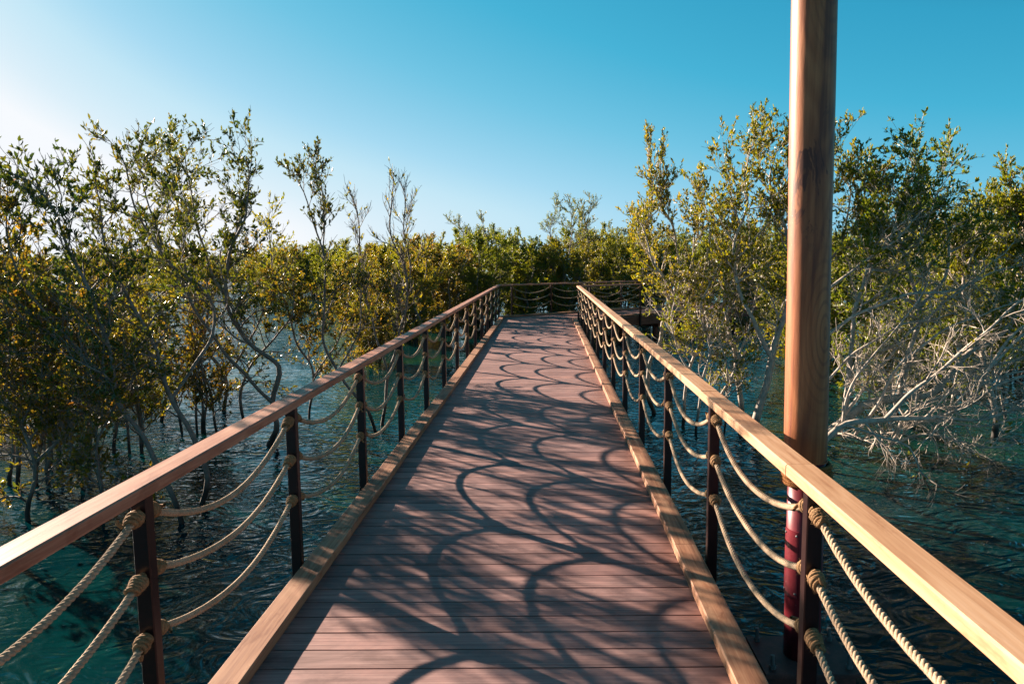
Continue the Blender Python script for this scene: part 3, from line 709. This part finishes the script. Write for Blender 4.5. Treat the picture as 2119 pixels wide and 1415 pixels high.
near(110, 'twiggy half bare mangrove drooping to the water in the lower left corner', 7.2,
     [([(60, 1060), (70, 960), (40, 880), (-10, 800), (-40, 700)], .026), ([(70, 960, 7.2), (130, 900, 7.3), (170, 830, 7.4), (190, 760, 7.4)], .018, NR), ([(210, 1030), (200, 930), (230, 850), (280, 790)], .018),
      ([(40, 880, 7.2), (80, 820, 7.3), (90, 740, 7.3)], .014, NR)], LG, dict(leafy=.8, upness=.05, bare=.45), LEAF_RUST, every=.10, Lside=.7, start=.2)
near(111, 'thin grey stems leaning over the water just beyond the low rusty bushes', 11.8,
     [([(330, 905), (345, 820), (400, 740), (430, 650), (420, 560)], .03), ([(505, 880), (500, 800), (540, 730), (600, 660), (610, 600)], .028), ([(250, 910), (230, 800), (260, 700), (250, 600), (280, 520)], .03)], LG, dict(leafy=.8, upness=.3, bare=.35), LEAF_RUST, every=.13, Lside=.8, start=.3)
sg = random.Random(21)
for i_, (bx, Y_, ytop, lab) in enumerate(((150, 9.0, 590, 'clump of thin grey stems with reddish leaves behind the leftmost twiggy mangrove'),
                                    (270, 9.8, 600, 'clump of thin grey stems with olive leaves beside the crossing stems'),
                                    (420, 11.0, 610, 'clump of thin grey stems with rusty leaves under the forked grey trunk'),
                                    (60, 8.4, 560, 'upright reddish mangrove clump at the left edge with many thin stems'))):
    st_ = []
    for j_ in range(5):
        b_ = bx + sg.uniform(-45, 45); yb = CY + 0; y0 = 540 + F * 2.55 / Y_ ; lean_ = sg.uniform(-110, 70); top = ytop + sg.uniform(-20, 110)
        st_.append(([(b_, y0), (b_ + lean_ * .15, y0 + (top - y0) * .3), (b_ + lean_ * .55 + sg.uniform(-20, 20), y0 + (top - y0) * .62), (b_ + lean_, top)], .017 + sg.random() * .012))
    near(120 + i_, lab, Y_, st_, LG, dict(leafy=.8, upness=.35, bare=.42), LEAF_RUST if i_ != 1 else LEAF_OLIVE, every=.14, Lside=.58, start=.28)
# right of the walk
near(201, 'slender mangrove with a half bare crown just right of the far handrail', 12.2,
     [([(1355, 858), (1338, 810), (1345, 750), (1365, 707), (1372, 670), (1390, 640), (1362, 570), (1340, 480), (1350, 400), (1338, 330)], .04),
      ([(1390, 640, 12.2), (1402, 560, 12.2), (1395, 480, 12.2), (1370, 420, 12.2), (1365, 350, 12.2)], .026, NR), ([(1362, 570, 12.2), (1345, 530, 12.1), (1330, 500, 12.1)], .015, NR),
      ([(1390, 640, 12.2), (1425, 560, 12.3), (1440, 480, 12.3), (1440, 420, 12.3)], .018, NR)], RG, dict(leafy=.85, upness=.95, bare=.30), LEAF_OLIVE, BARK_PALE, every=.15, Lside=.7, start=.45, out=.45)
near(202, 'many stemmed mangrove with a thick slanting limb left of the mast', 11.2,
     [([(1535, 872), (1530, 800), (1512, 705), (1475, 685), (1425, 655), (1390, 600), (1350, 540), (1330, 470)], .05),
      ([(1410, 900), (1425, 770), (1455, 700), (1450, 600), (1470, 500), (1460, 430)], .028), ([(1512, 705, 11.2), (1500, 600, 11.3), (1530, 500, 11.3), (1520, 420, 11.3)], .03, NR)], RG, dict(leafy=.9, upness=.5, bare=.3), LEAF_OLIVE, BARK_PALE, every=.14, Lside=.75, start=.35)
near(203, 'tall mangrove with a thick white trunk directly left of the mast', 10.6,
     [([(1555, 900), (1580, 820), (1598, 745), (1605, 700), (1632, 620), (1640, 520), (1605, 430), (1590, 370), (1600, 335)], .065),
      ([(1598, 745, 10.6), (1560, 670, 10.5), (1530, 600, 10.5), (1520, 520, 10.5), (1545, 420, 10.5), (1540, 370, 10.5), (1545, 335, 10.5)], .036, NR),
      ([(1640, 520, 10.6), (1690, 440, 10.6), (1705, 390, 10.6), (1700, 350, 10.6)], .03, NR), ([(1632, 620, 10.6), (1700, 560, 10.5), (1750, 480, 10.5), (1760, 400, 10.5)], .03, NR)], RG,
     dict(leafy=1.1, upness=.5, bare=.1), LEAF_OLIVE, BARK_PALE, every=.12, Lside=.9, start=.40, out=.66)
near(204, 'sprawling mangrove with a heavy curved pale limb low over the water right of the mast', 9.6,
     [([(1672, 960), (1720, 895), (1760, 862), (1800, 832), (1860, 822), (1930, 812), (1985, 755), (2020, 720), (2070, 690), (2125, 630), (2180, 560)], .075, dict(start=.3)),
      ([(1860, 822, 9.6), (1880, 740, 9.8), (1900, 640, 9.9), (1870, 520, 10), (1860, 430, 10), (1880, 385, 10)], .04, NR),
      ([(1745, 870, 9.6), (1760, 760, 9.8), (1770, 640, 9.9), (1800, 540, 10), (1830, 450, 10), (1810, 390, 10)], .04, NR),
      ([(1900, 640, 9.9), (1960, 560, 10), (1960, 470, 10), (1930, 400, 10)], .026, NR)], RG, dict(leafy=1.15, upness=.45, bare=.1, zleaf=0.75), LEAF_GREEN, BARK_WHITE, every=.115, Lside=1.0, start=.4, out=.68)
near(205, 'leafless tangle of white branches spreading low over the water right of the mast', 8.9,
     [([(1660, 960), (1710, 905), (1765, 905), (1840, 922), (1862, 880), (1885, 845), (1950, 820), (2040, 790), (2150, 760)], .034),
      ([(1840, 922, 8.9), (1900, 900, 8.8), (1960, 905, 8.6), (2010, 935, 8.4)], .02, dict(root=False, start=.1)), ([(1862, 880, 8.9), (1940, 870, 8.7), (2040, 880, 8.5), (2130, 860, 8.4)], .02, dict(root=False, start=.1)),
      ([(1765, 905, 8.9), (1800, 860, 8.8), (1860, 760, 8.8), (1960, 680, 8.8), (2060, 640, 8.8)], .022, NR), ([(1740, 900, 8.9), (1760, 800, 8.9), (1840, 700, 8.9), (1900, 620, 8.9)], .018, NR),
      ([(1950, 820, 8.9), (2030, 760, 8.8), (2120, 740, 8.7), (2200, 700, 8.6)], .02, NR), ([(1960, 905, 8.6), (2050, 925, 8.4), (2140, 915, 8.3)], .014, dict(root=False, start=.1)),
      ([(1720, 900, 8.9), (1790, 800, 9.2), (1880, 690, 9.4), (1990, 600, 9.5), (2080, 520, 9.6)], .024, NR), ([(1700, 700, 9.5), (1780, 650, 9.4), (1880, 610, 9.3), (1990, 595, 9.2), (2060, 560, 9.2)], .024, NR),
      ([(1700, 610, 9.6), (1760, 560, 9.5), (1850, 500, 9.5), (1920, 430, 9.5)], .02, NR), ([(1700, 800, 9.2), (1760, 740, 9.1), (1850, 680, 9), (1960, 650, 9)], .018, NR),
      ([(2180, 660, 8.7), (2110, 700, 8.6), (2030, 780, 8.5), (1960, 850, 8.4), (1930, 900, 8.3)], .02, dict(root=False, start=.3))], RG, dict(leafy=.5, upness=.05, bare=.97, thin=1.15), LEAF_OLIVE, BARK_WHITE, every=.17, Lside=.60, start=.2, out=.6)
near(207, 'long bleached limb sweeping from the mast out over the water to the right edge', 8.4,
     [([(1650, 985), (1705, 915), (1750, 880), (1830, 868), (1930, 862), (2010, 830), (2080, 790), (2160, 770), (2240, 740)], .045, dict(start=.35)),
      ([(1930, 862, 8.4), (2020, 868, 8.2), (2110, 845, 8.1), (2200, 850, 8.0)], .022, NR), ([(1830, 868, 8.4), (1900, 800, 8.3), (1990, 730, 8.2), (2080, 650, 8.1), (2150, 600, 8.1)], .026, NR),
      ([(2010, 830, 8.4), (2060, 740, 8.3), (2110, 680, 8.2), (2200, 640, 8.2)], .02, NR), ([(1750, 880, 8.4), (1830, 905, 8.2), (1880, 925, 8.0), (1900, 975, 7.8), (1940, 1000, 7.6)], .013, dict(root=False, start=.2))], RG,
     dict(leafy=.4, upness=0.0, bare=.96, thin=1.0), LEAF_OLIVE, BARK_WHITE, every=.24, Lside=.55, start=.25, out=.55)
near(206, 'dense yellow green mangrove filling the right edge of the picture', 10.4,
     [([(2060, 850), (2035, 760), (2030, 680), (1995, 600), (2010, 530), (2070, 460)], .05), ([(2180, 880), (2160, 760), (2140, 620), (2120, 520), (2100, 440)], .045), ([(2140, 640, 10.4), (2220, 560, 10.4), (2240, 460, 10.4)], .03, NR),
      ([(2030, 680, 10.4), (2090, 620, 10.4), (2140, 560, 10.4), (2150, 470, 10.3)], .026, NR)], RG, dict(leafy=1.5, upness=.5), LEAF_GREEN, BARK_PALE, every=.10, Lside=.95, start=.3)

near(208, 'tangle of thin stems with few leaves standing between the right handrail and the white trunk', 10.8,
     [([(1440, 900), (1450, 800), (1470, 720), (1450, 640), (1480, 560)], .024), ([(1465, 905), (1490, 820), (1530, 740), (1560, 640), (1570, 560)], .026), ([(1450, 800, 10.8), (1400, 720, 11), (1390, 650, 11), (1410, 570, 11)], .016, NR),
      ([(1500, 900), (1505, 780), (1490, 690), (1520, 600)], .018)], RG, dict(leafy=.7, upness=.3, bare=.68), LEAF_OLIVE, BARK_PALE, every=.12, Lside=.62, start=.3)
near(209, 'leafy tangle of thin pale stems behind the bleached limb at the right', 11.6,
     [([(1740, 880), (1760, 780), (1800, 680), (1790, 580)], .026), ([(1860, 880), (1850, 760), (1900, 660), (1940, 560)], .026), ([(1960, 870), (1980, 760), (1950, 660), (2000, 560)], .026), ([(2080, 860), (2060, 740), (2110, 640), (2100, 560)], .026)], RG,
     dict(leafy=1.1, upness=.3, bare=.12), LEAF_GREEN, BARK_PALE, every=.12, Lside=.85, start=.25)
near(130, 'fine twiggy thicket of grey stems at the waterline beyond the crossing stems', 13.5,
     [([(b_, 840), (b_ + 15, 760), (b_ - 25, 690), (b_ + 10, 620)], .02) for b_ in (120, 230, 340, 450)], LG, dict(leafy=.6, upness=.2, bare=.78), LEAF_RUST, every=.15, Lside=.7, start=.15)

# ---- bushy mangroves copied as individuals
def bushy(seed, h, wdt, leafmat, leaf=0.062, per=11, stems=5, name='mangrove_tree', simple=True, every=.17, bark=None, low=0.10):
    t = Tree(seed, leafy=1.0, leaf=leaf, per=per, upness=.4, thin=1.6); g = t.g
    for k in range(stems):
        a = k * 6.283 / stems + g.uniform(-.5, .5); R0 = wdt * g.uniform(.25, .62); hh = h * g.uniform(.72, .92)
        p_ = [(0.1 * math.cos(a), 0.1 * math.sin(a), -0.4)]
        for f in (.25, .5, .75, 1.0): p_.append((R0 * f ** .8 * math.cos(a + .3 * f) + g.normal(0, .08), R0 * f ** .8 * math.sin(a + .3 * f) + g.normal(0, .08), hh * f))
        t.stem(p_, .045 * h / 3, start=low, every=every, Lside=wdt * .40)
    return t.tb.mesh('trunk', bark or BARK), t.leaves_mesh(leafmat, simple)
LEAF_SUNNY = leaf_mat("mangrove_leaf_sunny", [(0, (0.075, 0.125, 0.012)), (0.4, (0.19, 0.215, 0.020)), (0.8, (0.32, 0.28, 0.028)), (1.0, (0.42, 0.28, 0.03))], 0.5)
KIND = {'a': bushy(1, 3.3, 1.9, LEAF_SUNNY), 'b': bushy(2, 3.1, 2.1, LEAF_OLIVE), 'c': bushy(3, 3.5, 1.8, LEAF_SUNNY), 'd': bushy(4, 2.6, 2.0, LEAF_GREEN),
        'r': bushy(5, 2.9, 1.8, LEAF_RUST, leaf=.062), 's': bushy(6, 2.5, 1.7, LEAF_OLIVE, leaf=.058)}
bt = random.Random(5)
def bush(kind, x, y, label, group, sc=1.0, sz=None):
    root = tag(empty('mangrove_tree', (x, y, WZ), bt.uniform(0, 6.28)), label, 'tree', group)
    root.scale = (sc, sc, sz or sc)
    tr, cr = KIND[kind]; link('trunk', tr, root); link('crown', cr, root); return root
def at(pxx, py, Y): v = W(pxx, py, Y); return v.x, v.y
def top_scale(py, Y, h): return (H + (536 - py) / F * Y - WZ) / h
HT = {'a': 3.3, 'b': 3.1, 'c': 3.5, 'd': 2.6, 'r': 2.9, 's': 2.5}
# middle distance left, orange-olive, grey stems showing
for k, x_, Y, ytop in (('r', 760, 18.5, 545), ('s', 850, 23, 515), ('r', 925, 25.5, 498), ('r', 800, 24, 520), ('s', 885, 27, 500)):
    X, Yy = at(x_, 600, Y); bush(k, X, Yy, 'mid distance mangrove with orange and olive leaves left of the far end of the walk', 'mid distance mangroves left of the walk', 1.0 * min(1.15, top_scale(ytop, Y, HT[k])), top_scale(ytop, Y, HT[k]))
for k, x_, Y, ytop in (('s', -60, 12, 520), ('s', 120, 14.5, 560), ('r', 250, 17, 585)):
    X, Yy = at(x_, 600, Y); bush(k, X, Yy, 'low bushy mangrove with olive and rusty leaves behind the stems left of the boardwalk', 'low rusty mangroves left of the boardwalk', .85, top_scale(ytop, Y, HT[k]) * .92)
# the thicket across the far end
n_ = 0
for row, (Y, dy) in enumerate(((29.5, 0), (32.5, 1), (36, 2), (41, 3))):
    x_ = (800, 760, 720, 690)[row]
    while x_ < 1760:
        k = 'abcd'[bt.randrange(4)]; Yj = Y + bt.uniform(-.8, .8) + max(0, (x_ - 1100)) * 0.0185
        ytop = 497 - 12 * math.exp(-((x_ - 1250) / 120) ** 2) - 8 * math.sin(x_ * .021) + bt.uniform(-4, 4) + (14 if x_ < 800 else 0)
        if x_ > 1300: ytop -= 10
        X, Yy = at(x_, 600, Yj); z = top_scale(ytop, Yj, HT[k]); bush(k, X, Yy, 'dense olive green mangrove in the thicket behind the far railing', 'mangroves in the thicket behind the far railing', bt.uniform(.95, 1.2), z * .98); n_ += 1
        x_ += F * 1.9 / Y * bt.uniform(.8, 1.2)
# right thicket behind the near trees
for row, (Y, yt) in enumerate(((15.5, 540), (19, 500), (23, 470))):
    x_ = 1690 + (0, -20, -20)[row]
    while x_ < 2300:
        k = 'bcdas'[bt.randrange(5)]; Yj = Y + bt.uniform(-.8, .8); ytop = yt + bt.uniform(-15, 15) - (40 if x_ > 1750 else 0) + (60 if row == 0 and x_ < 1600 else 0)
        X, Yy = at(x_, 600, Yj); bush(k, X, Yy, 'dense green mangrove in the thicket right of the boardwalk behind the white branches', 'mangroves in the thicket right of the boardwalk', bt.uniform(.9, 1.15), top_scale(ytop, Yj, HT[k]) * .97)
        x_ += F * 2.0 / Y * bt.uniform(.8, 1.2)
# emergent thin trees over the thicket
def thin_tree(seed, x_, Y, ytop, label, sp_=.5):
    t = Tree(seed, leafy=1.0, leaf=.06, per=5, upness=.7, bare=.15, thin=2.0); b = W(x_, 600, Y); zt = H + (536 - ytop) / F * Y; g = t.g
    for k in range(2):
        t.stem([(b.x, b.y, WZ - .3), (b.x + g.normal(0, .1), b.y, WZ + .4 * (zt - WZ)), (b.x + g.normal(0, sp_ * .6), b.y + .1, WZ + .7 * (zt - WZ)), (b.x + (k - .5) * sp_ * 1.3, b.y, zt - .4)], .05, start=.62, every=.2, Lside=.9, out=.6)
    t.build(Vector((b.x, b.y, WZ)), label, group=None, leafmat=LEAF_GREEN, simple=True)
thin_tree(301, 1165, 31, 420, 'left one of two thin trees rising above the far thicket over the golden handrail')
thin_tree(302, 1212, 32, 415, 'right one of two thin trees rising above the far thicket over the golden handrail', .3)
thin_tree(303, 975, 33, 452, 'round leafy tree top rising above the far thicket over the end of the left handrail', .9)
# the far shore on the left
for k in range(26):
    x_ = -120 + k * 36 + bt.uniform(-12, 12); Y = 82 + bt.uniform(-4, 10); ytop = 522 + bt.uniform(-10, 8)
    if x_ > 690: continue
    kk = 'ad'[bt.randrange(2)]; X, Yy = at(x_, 560, Y); bush(kk, X, Yy, 'dark green mangrove on the far shore across the open water', 'mangroves on the far shore', 1.9, top_scale(ytop, Y, HT[kk]))
for k in range(5):
    x_ = 560 + k * 45; Y = 52 + k * 1.5; kk = 'ad'[k % 2]; X, Yy = at(x_, 560, Y); bush(kk, X, Yy, 'dark green mangrove on the point of land between the open water and the thicket', 'mangroves on the point', 1.5, top_scale(518 + bt.uniform(-8, 6), Y, HT[kk]))
